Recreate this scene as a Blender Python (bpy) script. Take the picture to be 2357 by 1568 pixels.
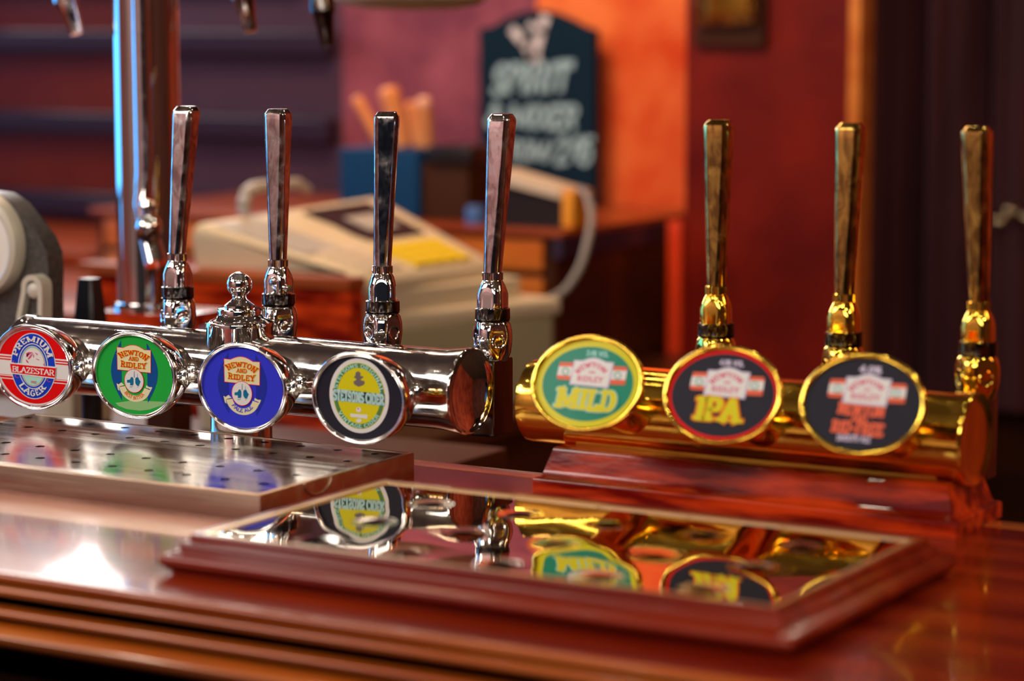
import bpy, bmesh, math, random
from mathutils import Vector, Matrix
random.seed(7)
for o in list(bpy.data.objects): bpy.data.objects.remove(o)
S = bpy.context.scene
COL = S.collection
R = math.radians
PI = math.pi

# ---------------------------------------------------------------- camera
# world: bar top is z = 0, the bar runs along X, the bartender's side is +Y, floor at z = -1.05
cd = bpy.data.cameras.new('camera'); cam = bpy.data.objects.new('camera', cd); COL.objects.link(cam)
cam.location = (0, 0, .425)
cam.rotation_euler = (R(90 - 7.378), 0, R(30.5))
cd.sensor_width = 36; cd.lens = 90.12
cd.clip_start = .05
cd.dof.use_dof = True; cd.dof.focus_distance = 2.44; cd.dof.aperture_fstop = 3.1
S.camera = cam

# ---------------------------------------------------------------- world, lamps, exposure
S.view_settings.view_transform = 'Standard'; S.view_settings.look = 'None'
S.view_settings.exposure = 0.0; S.view_settings.gamma = 1.0
S.view_settings.use_curve_mapping = False
S.cycles.use_denoising = True
S.cycles.max_bounces = 7; S.cycles.glossy_bounces = 5; S.cycles.diffuse_bounces = 3
S.cycles.sample_clamp_indirect = 6.0
S.cycles.caustics_reflective = False; S.cycles.caustics_refractive = False
w = bpy.data.worlds.new('world'); S.world = w; w.use_nodes = True
w.node_tree.nodes['Background'].inputs[0].default_value = (.5, .42, .40, 1)
w.node_tree.nodes['Background'].inputs[1].default_value = .05

def area(name, loc, target, sx, sy, power, col, spread=180):
    l = bpy.data.lights.new(name, 'AREA'); l.shape = 'RECTANGLE'; l.size = sx; l.size_y = sy
    l.energy = power; l.color = col; l.spread = R(spread)
    o = bpy.data.objects.new(name, l); COL.objects.link(o); o.location = loc
    d = Vector(target) - Vector(loc); o.rotation_euler = d.to_track_quat('-Z', 'Y').to_euler()
    return o
def bulb(name, loc, power, col, r=.03):
    l = bpy.data.lights.new(name, 'POINT'); l.energy = power; l.color = col; l.shadow_soft_size = r
    o = bpy.data.objects.new(name, l); COL.objects.link(o); o.location = loc
    return o
# daylight through the high window in the back wall, far left
area('window_daylight_back', (-3.68, 4.10, .93), (-1.4, 1.6, 0), 1.35, .88, 27, (1, .93, .88))
# blue daylight through the window in the left wall
area('window_daylight_left', (-5.1, 2.3, .72), (-1.4, 2.2, .1), 1.8, 1.5, 14, (.07, .42, 1), 110)
# added soft fill lamps above the customers' side, for badge labels and tube reflections
area('added_fill_front', (-.2, -.5, 1.5), (-1.2, 1.9, 0), 2.0, 1.0, 46, (1, .86, .74))
area('added_fill_left', (-2.9, .3, 1.45), (-1.5, 1.9, 0), 1.5, .7, 32, (1, .92, .86))
area('ceiling_back_light', (-2.3, 3.0, 1.5), (-2.2, 3.9, 0), .7, .4, 26, (1, .66, .42))
area('added_fill_right', (.9, 2.6, 1.4), (-.6, 2.4, 0), .5, .5, 6, (1, .5, .25))  # added unseen lamp, warms the right side for red reflections
area('added_wall_fill_front', (-2.7, -.7, 1.5), (-2.7, -1.6, .45), 1.6, .3, 22, (1, .84, .80))  # added lamp, brightens the front wall mirrored in the tap handles
area('added_wall_fill_right', (.6, 3.9, 1.45), (.5, 4.85, .2), .5, .3, 6, (1, .62, .36))  # added lamp, brightens the far right wall mirrored in the end caps
for i in range(22):
    bulb('small_ceiling_bulb', (-3.3 + (i % 6) * .72 + .2 * math.sin(i * 2.3), .55 + (i // 6) * .62 + .15 * math.cos(i * 1.7), 1.35 + .08 * math.sin(i)), .9, (1, .86, .68), .011)
for i, (x, y, z) in enumerate([(-2.2, .9, 1.2), (-1.5, .7, 1.25), (-.9, .9, 1.2), (-.2, 1.1, 1.2), (.5, 1.6, 1.1), (-2.8, 1.5, 1.2), (-1.1, 2.9, 1.25), (-.3, 2.6, 1.2)]):
    bulb('ceiling_bulb', (x, y, z), 5.0, (1, .83, .62), .028)

# ---------------------------------------------------------------- materials
MATS = {}
def mat(name, col, rough=.5, metal=0., coat=0., coat_rough=.05, spec=.5, noise=None, bump=None, emit=None):
    """noise=(scale_vec, colour2, detail, contrast lo, hi); bump=(scale, strength, distance)"""
    if name in MATS: return MATS[name]
    m = bpy.data.materials.new(name); m.use_nodes = True; nt = m.node_tree; b = nt.nodes['Principled BSDF']
    b.inputs['Base Color'].default_value = (*col, 1); b.inputs['Roughness'].default_value = rough
    b.inputs['Metallic'].default_value = metal; b.inputs['Specular IOR Level'].default_value = spec
    b.inputs['Coat Weight'].default_value = coat; b.inputs['Coat Roughness'].default_value = coat_rough
    if emit: b.inputs['Emission Color'].default_value = (*emit[0], 1); b.inputs['Emission Strength'].default_value = emit[1]
    tc = None
    def coords(sc):
        nonlocal tc
        if tc is None: tc = nt.nodes.new('ShaderNodeTexCoord')
        mp = nt.nodes.new('ShaderNodeMapping'); nt.links.new(tc.outputs['Object'], mp.inputs[0])
        mp.inputs['Scale'].default_value = sc if hasattr(sc, '__len__') else (sc, sc, sc)
        return mp
    if noise:
        sc, c2, det, lo, hi = noise
        mp = coords(sc); n = nt.nodes.new('ShaderNodeTexNoise'); n.inputs['Scale'].default_value = 1; n.inputs['Detail'].default_value = det
        nt.links.new(mp.outputs[0], n.inputs['Vector'])
        r = nt.nodes.new('ShaderNodeValToRGB'); r.color_ramp.elements[0].position = lo; r.color_ramp.elements[1].position = hi
        r.color_ramp.elements[0].color = (*col, 1); r.color_ramp.elements[1].color = (*c2, 1)
        nt.links.new(n.outputs['Fac'], r.inputs[0]); nt.links.new(r.outputs[0], b.inputs['Base Color'])
    if bump:
        sc, st, di = bump
        mp = coords(sc); n = nt.nodes.new('ShaderNodeTexNoise'); n.inputs['Scale'].default_value = 1; n.inputs['Detail'].default_value = 4
        nt.links.new(mp.outputs[0], n.inputs['Vector'])
        bp = nt.nodes.new('ShaderNodeBump'); bp.inputs['Strength'].default_value = st; bp.inputs['Distance'].default_value = di
        nt.links.new(n.outputs['Fac'], bp.inputs['Height']); nt.links.new(bp.outputs[0], b.inputs['Normal'])
    MATS[name] = m
    return m
def metal(name, col, rough, r2=None, sc=60, bump=None, tarnish=None):
    m = mat(name, col, rough, 1.0, bump=bump)
    if r2 is not None:
        nt = m.node_tree; b = nt.nodes['Principled BSDF']
        tc = nt.nodes.new('ShaderNodeTexCoord'); mp = nt.nodes.new('ShaderNodeMapping')
        mp.inputs['Scale'].default_value = sc if hasattr(sc, '__len__') else (sc, sc, sc)
        nt.links.new(tc.outputs['Object'], mp.inputs[0])
        n = nt.nodes.new('ShaderNodeTexNoise'); n.inputs['Scale'].default_value = 1; n.inputs['Detail'].default_value = 5
        nt.links.new(mp.outputs[0], n.inputs['Vector'])
        mr = nt.nodes.new('ShaderNodeMapRange'); mr.inputs[1].default_value = .45; mr.inputs[2].default_value = .7
        mr.inputs[3].default_value = rough; mr.inputs[4].default_value = r2
        nt.links.new(n.outputs['Fac'], mr.inputs[0]); nt.links.new(mr.outputs[0], b.inputs['Roughness'])
    if tarnish is not None:      # finger marks and tarnish patches
        tc2 = nt.nodes.new('ShaderNodeTexCoord'); mp2 = nt.nodes.new('ShaderNodeMapping'); mp2.inputs['Scale'].default_value = (95, 95, 48)
        nt.links.new(tc2.outputs['Object'], mp2.inputs[0]); n2 = nt.nodes.new('ShaderNodeTexNoise'); n2.inputs['Scale'].default_value = 1; n2.inputs['Detail'].default_value = 7; n2.inputs['Distortion'].default_value = 1.2
        nt.links.new(mp2.outputs[0], n2.inputs['Vector']); rp_ = nt.nodes.new('ShaderNodeValToRGB')
        rp_.color_ramp.elements[0].position = .38; rp_.color_ramp.elements[1].position = .62
        rp_.color_ramp.elements[0].color = (*tarnish, 1); rp_.color_ramp.elements[1].color = (*col, 1)
        nt.links.new(n2.outputs['Fac'], rp_.inputs[0]); nt.links.new(rp_.outputs[0], b.inputs['Base Color'])
    return m
chrome = metal('chrome', (.86, .85, .84), .05, .17, 70, bump=(160, .05, .001))
chrome_clean = metal('chrome_clean', (.88, .87, .86), .04)
chrome_dark = metal('dark_chrome', (.13, .12, .115), .14)
brass = metal('brass', (1.0, .66, .09), .07, .2, 60, bump=(120, .06, .001))
brass_smudged = metal('smudged_brass', (.84, .56, .14), .10, .34, 55, bump=(90, .1, .001), tarnish=(.34, .20, .06))
brass_dark = metal('dark_brass', (.35, .24, .07), .16)
chrome_smudged = metal('smudged_chrome', (.86, .83, .82), .07, .30, 65, bump=(90, .08, .001), tarnish=(.44, .38, .38))
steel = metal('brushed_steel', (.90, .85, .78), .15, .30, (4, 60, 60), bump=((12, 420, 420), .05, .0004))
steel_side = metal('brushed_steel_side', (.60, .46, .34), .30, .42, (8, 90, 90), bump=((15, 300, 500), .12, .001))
mirror = metal('polished_plate', (.74, .68, .56), .03)
plate_rim = metal('satin_gold_edge', (.92, .74, .46), .32)
grey_metal = mat('cast_grey_metal', (.045, .043, .040), .42, spec=.5, noise=(160, (.085, .08, .075), 4, .35, .7))
grey_trim = mat('satin_grey_metal', (.58, .55, .46), .35, spec=.6)
wood_bar = mat('bar_mahogany', (.12, .004, .001), .22, spec=.2, coat=.38, coat_rough=.07, noise=((1.6, 26, 26), (.36, .035, .004), 7, .36, .72), bump=((6, 90, 90), .05, .002))
wood_mould = mat('moulding_mahogany', (.26, .035, .003), .24, coat=.7, coat_rough=.10, spec=.3, noise=((2, 30, 30), (.52, .14, .014), 5, .3, .7))
wood_edge = mat('bar_edge_mahogany', (.34, .055, .006), .26, coat=.9, coat_rough=.10, noise=((2, 30, 30), (.62, .16, .02), 5, .3, .7))
wood_red = mat('red_mahogany', (.17, .003, .001), .2, spec=.25, coat=.6, coat_rough=.04, noise=((9, 60, 60), (.80, .065, .008), 6, .42, .64), bump=((50, 160, 160), .22, .002))
wood_frame = mat('frame_mahogany', (.14, .006, .001), .28, spec=.25, coat=.32, coat_rough=.14, noise=((2, 40, 40), (.30, .03, .006), 5, .35, .7))
wood_dark = mat('dark_panel_wood', (.035, .010, .004), .4, coat=.3, coat_rough=.2, noise=((3, 3, 14), (.075, .020, .006), 5, .35, .7), spec=.15)
wood_back = mat('back_counter_wood', (.20, .028, .008), .35, coat=.4, coat_rough=.2, noise=((3, 12, 20), (.42, .09, .02), 5, .35, .7), spec=.15)
wood_left = mat('left_counter_wood', (.16, .018, .003), .35, coat=.4, coat_rough=.2, spec=.15, noise=((3, 12, 20), (.36, .06, .008), 5, .35, .7))
wood_amber = mat('amber_wood', (.50, .12, .015), .35, coat=.4, coat_rough=.2, noise=((3, 12, 20), (.66, .22, .04), 5, .35, .7), spec=.15)
panel_red = mat('red_brown_panelling', (.10, .010, .004), .4, coat=.3, coat_rough=.25, noise=((3, 3, 5), (.17, .022, .006), 5, .35, .7), spec=.15)
panel_blue_lit = mat('blue_lit_panelling', (.060, .030, .050), .45, coat=.25, coat_rough=.25, noise=((3, 3, 4), (.085, .042, .070), 5, .35, .7), spec=.15)  # blue window light on the panelling is painted into this base colour
rail_navy = mat('dark_blue_rail', (.028, .018, .040), .4, coat=.3, coat_rough=.2, spec=.15)
plaster_blue_lit = mat('blue_lit_plaster', (.18, .045, .080), .85, noise=(9, (.34, .09, .13), 6, .35, .68), spec=.15)  # violet cast of the blue window light put into the plaster colour
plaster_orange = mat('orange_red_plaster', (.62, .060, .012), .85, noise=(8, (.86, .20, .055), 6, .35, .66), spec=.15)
leather_red = mat('oxblood_pillar', (.10, .002, .001), .5, coat=.0, coat_rough=.35, noise=(7, (.19, .009, .002), 6, .35, .7), spec=.15)
curtain_m = mat('plum_curtain', (.075, .026, .032), .8, noise=((7, 7, 2), (.13, .042, .050), 5, .35, .7), spec=.15)
till_cream = mat('till_cream_plastic', (.62, .52, .36), .42, spec=.15)
till_grey = mat('till_grey_plastic', (.40, .38, .34), .45)
till_body = mat('till_drawer_plastic', (.36, .32, .20), .45, spec=.15)
till_yellow = mat('till_yellow_keys', (.75, .55, .01), .5)
black_gloss = mat('black_plastic', (.012, .011, .013), .3)
dark_screen = mat('dark_screen', (.020, .013, .014), .35, spec=.2)
blue_box = mat('blue_painted_box', (.004, .045, .13), .6, spec=.15)
brown_box = mat('brown_card', (.05, .018, .007), .6, spec=.1)
tan_wood = mat('pale_turned_wood', (.72, .24, .07), .55, noise=((20, 20, 6), (.80, .34, .12), 3, .35, .7))
tan_pale = mat('pale_pink_wood', (.80, .42, .28), .6)
slate = mat('chalkboard_slate', (.004, .018, .036), .8, spec=.1)
chalk = mat('chalk_paint', (.32, .50, .56), .9)
chalk_white = mat('chalk_white', (.66, .62, .64), .9)
cream_shade = mat('cream_lampshade', (.62, .48, .33), .7)
cable_grey = mat('grey_cable', (.22, .19, .17), .5)
amber_plastic = mat('amber_plastic', (.80, .32, .02), .4)
cream_plastic = mat('cream_plastic', (.62, .52, .38), .5)
floor_m = mat('dark_floor', (.03, .02, .015), .6, noise=(6, (.05, .035, .02), 4, .4, .6))
ceil_m = mat('ceiling_paint', (.05, .03, .022), .9)
wall_m = mat('room_wall_paint', (.10, .022, .010), .8, noise=(3, (.16, .04, .016), 4, .4, .6))
white_face = mat('white_face', (.8, .8, .76), .35)
def ink(name, c): return mat('ink_' + name, c, .45, coat=.10, coat_rough=.08, spec=.15)
INK = dict(red=ink('red', (.78, .002, .004)), blue=ink('blue', (.006, .05, .62)), white=ink('white', (.80, .80, .80)), mint=ink('mint', (.42, .80, .70)),
           green=ink('green', (.015, .42, .055)), dgreen=ink('deep_green', (.01, .26, .17)), navy=ink('petrol', (.004, .075, .32)), cream=ink('cream', (.84, .78, .50)),
           lred=ink('letter_red', (.72, .035, .008)), yellow=ink('yellow', (.72, .66, .010)), ryellow=ink('outline_yellow', (.86, .72, .05)), sea=ink('sea_blue', (.005, .16, .34)),
           royal=ink('royal', (.035, .045, .72)), royal2=ink('royal_deep', (.015, .03, .38)), black=ink('black', (.014, .014, .026)), cyan=ink('pale_cyan', (.34, .72, .70)),
           grey=ink('grey', (.18, .15, .15)), lilac=ink('lilac', (.62, .56, .76)), pink=ink('pink', (.70, .08, .20)), coral=ink('coral', (.80, .14, .07)),
           orange=ink('orange', (.85, .20, .01)), teal=ink('teal', (.10, .46, .38)), pgreen=ink('ring_green', (.10, .24, .08)), palegreen=ink('pale_green', (.30, .56, .24)))

# ---------------------------------------------------------------- mesh helpers
class MB:
    def __init__(s): s.v = []; s.f = []; s.mi = []; s.sm = []; s.mats = []; s.cur = 0; s.smooth = False; s.M = Matrix.Identity(4)
    def use(s, m):
        if m not in s.mats: s.mats.append(m)
        s.cur = s.mats.index(m); return s
    def add(s, vs, fs, smooth=None):
        b = len(s.v); s.v += [s.M @ Vector(p) for p in vs]
        for f in fs:
            s.f.append([b + i for i in f]); s.mi.append(s.cur); s.sm.append(s.smooth if smooth is None else smooth)
    def box(s, x0, x1, y0, y1, z0, z1, bev=0):
        if bev <= 0:
            vs = [(x, y, z) for z in (z0, z1) for y in (y0, y1) for x in (x0, x1)]
            s.add(vs, [(0, 2, 3, 1), (4, 5, 7, 6), (0, 1, 5, 4), (2, 6, 7, 3), (0, 4, 6, 2), (1, 3, 7, 5)], False); return s
        bm = bmesh.new(); bmesh.ops.create_cube(bm, size=1)
        for v in bm.verts: v.co = Vector(((x0 + x1) / 2 + v.co.x * (x1 - x0), (y0 + y1) / 2 + v.co.y * (y1 - y0), (z0 + z1) / 2 + v.co.z * (z1 - z0)))
        bmesh.ops.bevel(bm, geom=bm.edges[:], offset=bev, segments=3, affect='EDGES', profile=.6)
        bm.verts.ensure_lookup_table(); s.add([v.co.copy() for v in bm.verts], [[v.index for v in f.verts] for f in bm.faces], True); bm.free(); return s
    def rings(s, rings, cap0=True, cap1=True, smooth=True, closed=True):
        n = len(rings[0]); vs = [p for r in rings for p in r]; fs = []
        m = n if closed else n - 1
        for i in range(len(rings) - 1):
            for k in range(m): fs.append((i * n + k, i * n + (k + 1) % n, (i + 1) * n + (k + 1) % n, (i + 1) * n + k))
        s.add(vs, fs, smooth)
        if cap0: s.add(rings[0], [list(range(n))[::-1]], False)
        if cap1: s.add(rings[-1], [list(range(n))], False)
        return s
    def lathe(s, prof, c=(0, 0, 0), axis='z', n=48, flats=None, ph=0, cap0=True, cap1=True, nf=4, sx=1, sy=1):
        """prof: (r, h) or (r, h, d): d = distance of the flats cut into the round"""
        R_ = []
        for p in prof:
            r, h = p[0], p[1]; d = p[2] if len(p) > 2 else None; ring = []
            for k in range(n):
                a = 2 * PI * k / n; rr = r
                if d is not None and d < r:
                    q = (a - ph + PI / nf) % (2 * PI / nf) - PI / nf
                    rr = min(r, d / max(math.cos(q), .2))
                x, y = rr * math.cos(a) * sx, rr * math.sin(a) * sy
                ring.append({'z': (c[0] + x, c[1] + y, c[2] + h), 'x': (c[0] + h, c[1] + x, c[2] + y), 'y': (c[0] + y, c[1] + h, c[2] + x)}[axis])
            R_.append(ring)
        return s.rings(R_, cap0, cap1)
    def tube(s, pts, r, n=16, caps=True):
        pts = [Vector(p) for p in pts]; R_ = []; up = Vector((0.13, .21, 1)).normalized()
        for i, p in enumerate(pts):
            t = (pts[min(i + 1, len(pts) - 1)] - pts[max(i - 1, 0)]).normalized()
            a = t.cross(up).normalized(); b = t.cross(a).normalized(); rr = r[i] if hasattr(r, '__len__') else r
            R_.append([p + a * rr * math.cos(2 * PI * k / n) + b * rr * math.sin(2 * PI * k / n) for k in range(n)])
        return s.rings(R_, caps, caps)
    def prism(s, poly, a0, a1, axis='y', smooth=False):
        """poly in the two other axes, extruded along axis"""
        def P(p, h): return {'y': (p[0], h, p[1]), 'x': (h, p[0], p[1]), 'z': (p[0], p[1], h)}[axis]
        return s.rings([[P(p, a0) for p in poly], [P(p, a1) for p in poly]], smooth=smooth)
    def build(s, name, material=None, parent=None, sharp=35, fix=True):
        me = bpy.data.meshes.new(name); off = Vector(parent.matrix_world.translation) if parent is not None else Vector()
        base = off
        if parent is None:
            xs = [v.x for v in s.v]; ys = [v.y for v in s.v]; zs = [v.z for v in s.v]
            base = Vector(((min(xs) + max(xs)) / 2, (min(ys) + max(ys)) / 2, min(zs)))
        me.from_pydata([tuple(v - base) for v in s.v], [], s.f)
        if material is not None: me.materials.append(material)
        else:
            for m in s.mats: me.materials.append(m)
            me.polygons.foreach_set('material_index', s.mi)
        me.polygons.foreach_set('use_smooth', s.sm)
        if fix:
            bm = bmesh.new(); bm.from_mesh(me); bmesh.ops.remove_doubles(bm, verts=bm.verts, dist=1e-6)
            bmesh.ops.recalc_face_normals(bm, faces=bm.faces); bm.to_mesh(me); bm.free()
        try: me.set_sharp_from_angle(angle=R(sharp))
        except Exception: pass
        me.update()
        o = bpy.data.objects.new(name, me); COL.objects.link(o)
        if parent is None: o.location = base
        else: o.parent = parent
        if parent is not None and parent.type == 'MESH':
            pass
        return o
OFF = {}
def part(mb, name, material, parent, **k):
    """link as a child; meshes carry world positions minus the origin of the top thing"""
    root = parent
    while root.parent: root = root.parent
    class _P: pass
    o = mb.build(name, material, None, **k)
    d = Vector(root.location) - o.location
    o.data.transform(Matrix.Translation(-d)); o.location = (0, 0, 0); o.parent = parent
    return o
def tag(o, label=None, cat=None, group=None, kind=None):
    for k, v in (('label', label), ('category', cat), ('group', group), ('kind', kind)):
        if v: o[k] = v
    return o
def thing(name, loc, label, cat, group=None):
    o = bpy.data.objects.new(name, None); COL.objects.link(o); o.location = loc; o.empty_display_size = .02
    return tag(o, label, cat, group)
def solid(name, mb, m, label, cat, group=None): return tag(mb.build(name, m), label, cat, group)
def struct(name, mb, m): return tag(mb.build(name, m), kind='structure')
def arcp(cx, cy, rx, ry, a0, a1, n=12): return [(cx + rx * math.cos(R(a0 + (a1 - a0) * i / n)), cy + ry * math.sin(R(a0 + (a1 - a0) * i / n))) for i in range(n + 1)]

# ---------------------------------------------------------------- the room
FZ = -1.05; CZ = 1.62
struct('floor', MB().box(-5.4, 2.4, -1.6, 5.0, FZ - .1, FZ), floor_m)
struct('ceiling', MB().box(-5.4, 2.4, -1.6, 5.0, CZ, CZ + .1), ceil_m)
struct('wall_front', MB().box(-1.3, 2.4, -1.7, -1.6, FZ, CZ), mat('navy_wall_paint', (.03, .045, .08), .8))
struct('wall_front_left', MB().box(-5.4, -1.3, -1.7, -1.6, FZ, CZ), mat('pink_grey_wallpaper', (.46, .25, .25), .8, noise=(3, (.56, .42, .40), 4, .4, .6)))
struct('wall_right', MB().box(2.3, 2.4, -1.6, 5.0, FZ, CZ), wall_m)
# left wall round its window
b = MB(); b.box(-5.4, -5.3, -1.6, 1.3, FZ, CZ); b.box(-5.4, -5.3, 3.3, 5.0, FZ, CZ); b.box(-5.4, -5.3, 1.3, 3.3, FZ, -.1); b.box(-5.4, -5.3, 1.3, 3.3, 1.55, CZ)
struct('wall_left', b, mat('pink_wall_paint', (.50, .20, .18), .8, noise=(3, (.60, .28, .24), 4, .4, .6)))
b = MB()
for y in (1.3, 2.27, 3.24): b.box(-5.33, -5.27, y, y + .06, -.1, 1.55)
for z in (-.1, 1.49): b.box(-5.33, -5.27, 1.3, 3.3, z, z + .06)
struct('window_1', b, wood_dark)
# back wall: panelling, then plaster; blue window light is coloured into the middle sections
b = MB(); b.box(-5.3, -4.4, 4.2, 4.3, FZ, CZ); b.box(-4.4, -3.3, 4.2, 4.3, FZ, .46); b.box(-4.4, -2.95, 4.2, 4.3, 1.52, CZ)
struct('wall_back', b, panel_red)
b = MB()
for x in (-4.4, -3.70, -3.0): b.box(x, x + .05, 4.17, 4.24, .46, 1.52)
for z in (.46, 1.49): b.box(-4.4, -2.95, 4.17, 4.24, z, z + .025)
struct('window_2', b, wood_dark)
struct('wall_back_blue_lit_panelling', MB().box(-3.3, -2.95, 4.2, 4.3, FZ, .46).box(-2.95, -2.86, 4.2, 4.3, FZ, CZ), panel_blue_lit)
struct('wall_back_blue_lit_plaster', MB().box(-2.86, -2.42, 4.2, 4.3, FZ, CZ), plaster_blue_lit)
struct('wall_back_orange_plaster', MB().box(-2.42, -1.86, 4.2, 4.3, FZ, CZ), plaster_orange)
for i, z in enumerate((.335, .165, -.003)):
    struct('trim_%d' % (i + 1), MB().box(-5.3, -2.87, 4.155, 4.2, z, z + .045, .006), rail_navy)
# pillar beside the back counter, and the dark end of the room beyond it
struct('wall_pillar', MB().box(-2.006, -1.70, 4.0, 4.06, FZ, CZ), leather_red)
struct('trim_4', MB().box(-1.70, -1.678, 3.99, 4.05, FZ, CZ, .004), wood_amber)
struct('wall_far_right', MB().box(-1.02, 2.3, 4.85, 4.95, FZ, CZ), mat('red_ochre_wall', (.26, .020, .005), .8, noise=(3, (.44, .06, .012), 4, .4, .6)))
b = MB(); b.box(-2.8, -1.02, 4.85, 4.95, FZ, CZ)
struct('wall_far', b, wood_dark)
struct('trim_5', MB().box(-2.032, -2.0065, 3.985, 4.0, FZ, .058, .002), mat('lit_wall_orange_red', (.72, .045, .006), .4))  # added strip, the lit orange wall in the gap painted as its colour
pts = []
n = 220
for i in range(n + 1):
    x = -2.35 + 1.25 * i / n
    pts.append((x, 4.74 + .022 * math.sin(x * 46) + .012 * math.sin(x * 97 + 1)))
front = [(x, y) for x, y in pts]; back = [(x, y + .01) for x, y in reversed(pts)]
m_ = MB(); m_.smooth = True
vs = [(x, y, z) for z in (-.35, CZ - .02) for x, y in pts]; k = n + 1
m_.add(vs, [(i, i + 1, k + i + 1, k + i) for i in range(n)], True)
vs = [(x, y + .012, z) for z in (-.35, CZ - .02) for x, y in pts]
m_.add(vs, [(i, k + i, k + i + 1, i + 1) for i in range(n)], True)
c_ = solid('curtain', m_, curtain_m, 'dark plum curtain hanging in vertical folds beyond the red pillar', 'curtain')

# ---------------------------------------------------------------- bar counter
bar = thing('bar_counter', (-1.2, 1.73, FZ), 'polished red mahogany bar counter with moulded front edge, running under the beer taps', 'bar counter')
def aq(cy, cz, r, a0, a1, st=18): return [(cy + r * math.cos(R(a)), cz + r * math.sin(R(a))) for a in range(a0, a1 + 1, st)]
mould = [(1.4525, 0), (1.4490, 0)] + aq(1.4490, -.0035, .0035, 90, 180) + [(1.4455, -.0060), (1.4530, -.0072), (1.4530, -.0096)] + aq(1.4440, -.0130, .0036, 90, 270) + \
        [(1.4500, -.0172), (1.4560, -.0190), (1.4590, -.0220), (1.4560, -.0255), (1.4490, -.0272)] + aq(1.4430, -.0302, .0029, 90, 270) + [(1.4580, -.0336), (1.4580, -.0384)] + \
        [(1.4400, -.0392), (1.4330, -.0410), (1.4300, -.0450), (1.4315, -.0495), (1.4370, -.0540), (1.4450, -.0580), (1.4560, -.0600), (1.4720, -.0620), (1.4720, -.080), (1.4525, -.080)]
prof = [(1.995, 0), (1.4525, 0), (1.4525, -.080), (1.995, -.080)]
part(MB().prism(mould, -4.6, 1.6, 'x', smooth=True), 'front_moulding', wood_mould, bar, sharp=50)
b = MB().prism(prof, -4.6, 1.6, 'x', smooth=True); part(b, 'bar_top', wood_bar, bar, sharp=50)
part(MB().box(-4.6, 1.6, 1.9965, 2.024, -.06, 0.0, .002), 'edge_strip', wood_edge, bar)
part(MB().box(-4.58, 1.58, 1.49, 1.52, FZ, -.080), 'front_panel', wood_dark, bar)
part(MB().box(-4.58, 1.58, 1.985, 2.012, FZ, -.060), 'back_panel', wood_dark, bar)

# ---------------------------------------------------------------- stainless drip tray
TX0, TX1, TY0, TY1, TZ = -1.702, -1.2503, 1.7075, 1.9460, .0225
tray = thing('drip_tray', ((TX0 + TX1) / 2, (TY0 + TY1) / 2, 0), 'stainless steel drip tray with small round drain holes on the bar below the chrome taps', 'drip tray')
def rect_sweep(mb, x0, x1, y0, y1, prof, inner=True):
    """prof: (outward offset, z) swept round a rectangle with mitred corners"""
    rr = []
    for d, z in prof: rr.append([(x0 - d, y0 - d, z), (x1 + d, y0 - d, z), (x1 + d, y1 + d, z), (x0 - d, y1 + d, z)])
    mb.rings(rr, False, False, True); return mb
b = MB(); rect_sweep(b, TX0, TX1, TY0, TY1, [(0, 0), (0, TZ - .0012), (-.0005, TZ - .0004), (-.0014, TZ), (-.0038, TZ), (-.0045, TZ - .0006), (-.0045, .002), (0, 0)])
part(MB().box(TX0 + .002, TX1 - .002, TY0 + .002, TY1 - .002, .0006, .0026), 'drain_pan', chrome_dark, tray)
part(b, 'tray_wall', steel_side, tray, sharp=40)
g = MB(); gx0, gx1, gy0, gy1 = TX0 + .0045, TX1 - .0045, TY0 + .0045, TY1 - .0045; gz = TZ - .0006
HX = [-1.6933 + .0415 * k for k in range(11)]; HR = .0046
rows = [(gy0, 1.7303, None), (1.7303, 1.7753, 1.7523), (1.7753, 1.8253, 1.8003), (1.8253, 1.858, None), (1.858, 1.902, 1.880), (1.902, gy1, 1.9243)]
def cell(mb, x0, x1, y0, y1, cx, cy, r, z, n=24, dimple=None):
    outer = []; inner = []
    for k in range(n):
        a = 2 * PI * (k + .5) / n; c, s_ = math.cos(a), math.sin(a)
        tx = ((x1 if c > 0 else x0) - cx) / c if abs(c) > 1e-6 else 1e9; ty = ((y1 if s_ > 0 else y0) - cy) / s_ if abs(s_) > 1e-6 else 1e9
        t = min(tx, ty); outer.append((cx + c * t, cy + s_ * t, z)); inner.append((cx + c * r, cy + s_ * r))
    rr = [outer]
    if dimple:
        R0, dp = dimple
        for j in range(9):
            q = j / 8; rad = R0 + (r - R0) * q; h = dp * (.5 - .5 * math.cos(PI * q)) if q < 1 else dp
            rr.append([(cx + (p[0] - cx) / r * rad, cy + (p[1] - cy) / r * rad, z - h) for p in inner])
        zb = z - dp
    else: rr.append([(x, y, z) for x, y in inner]); zb = z
    rr.append([(x, y, zb - .0011) for x, y in inner])
    mb.rings(rr, False, False, smooth=bool(dimple))
    for (xx, yy) in ((x0, y0), (x1, y0), (x1, y1), (x0, y1)):   # fill the corners of the cell
        near = sorted(range(n), key=lambda k: (outer[k][0] - xx) ** 2 + (outer[k][1] - yy) ** 2)[:2]
        mb.add([outer[near[0]], outer[near[1]], (xx, yy, z)], [(0, 1, 2)], False)
for (y0, y1, yc) in rows:
    xb = [gx0] + [(HX[k] + HX[k + 1]) / 2 for k in range(10)] + [gx1]
    for k in range(11):
        hx = HX[k] if HX[k] - gx0 > .0045 else gx0 + .006
        if yc is None: g.add([(xb[k], y0, gz), (xb[k + 1], y0, gz), (xb[k + 1], y1, gz), (xb[k], y1, gz)], [(0, 1, 2, 3)], False)
        else: cell(g, xb[k], xb[k + 1], y0, y1, hx, yc, HR, gz)
part(g, 'perforated_top', steel, tray, fix=False)
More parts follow.
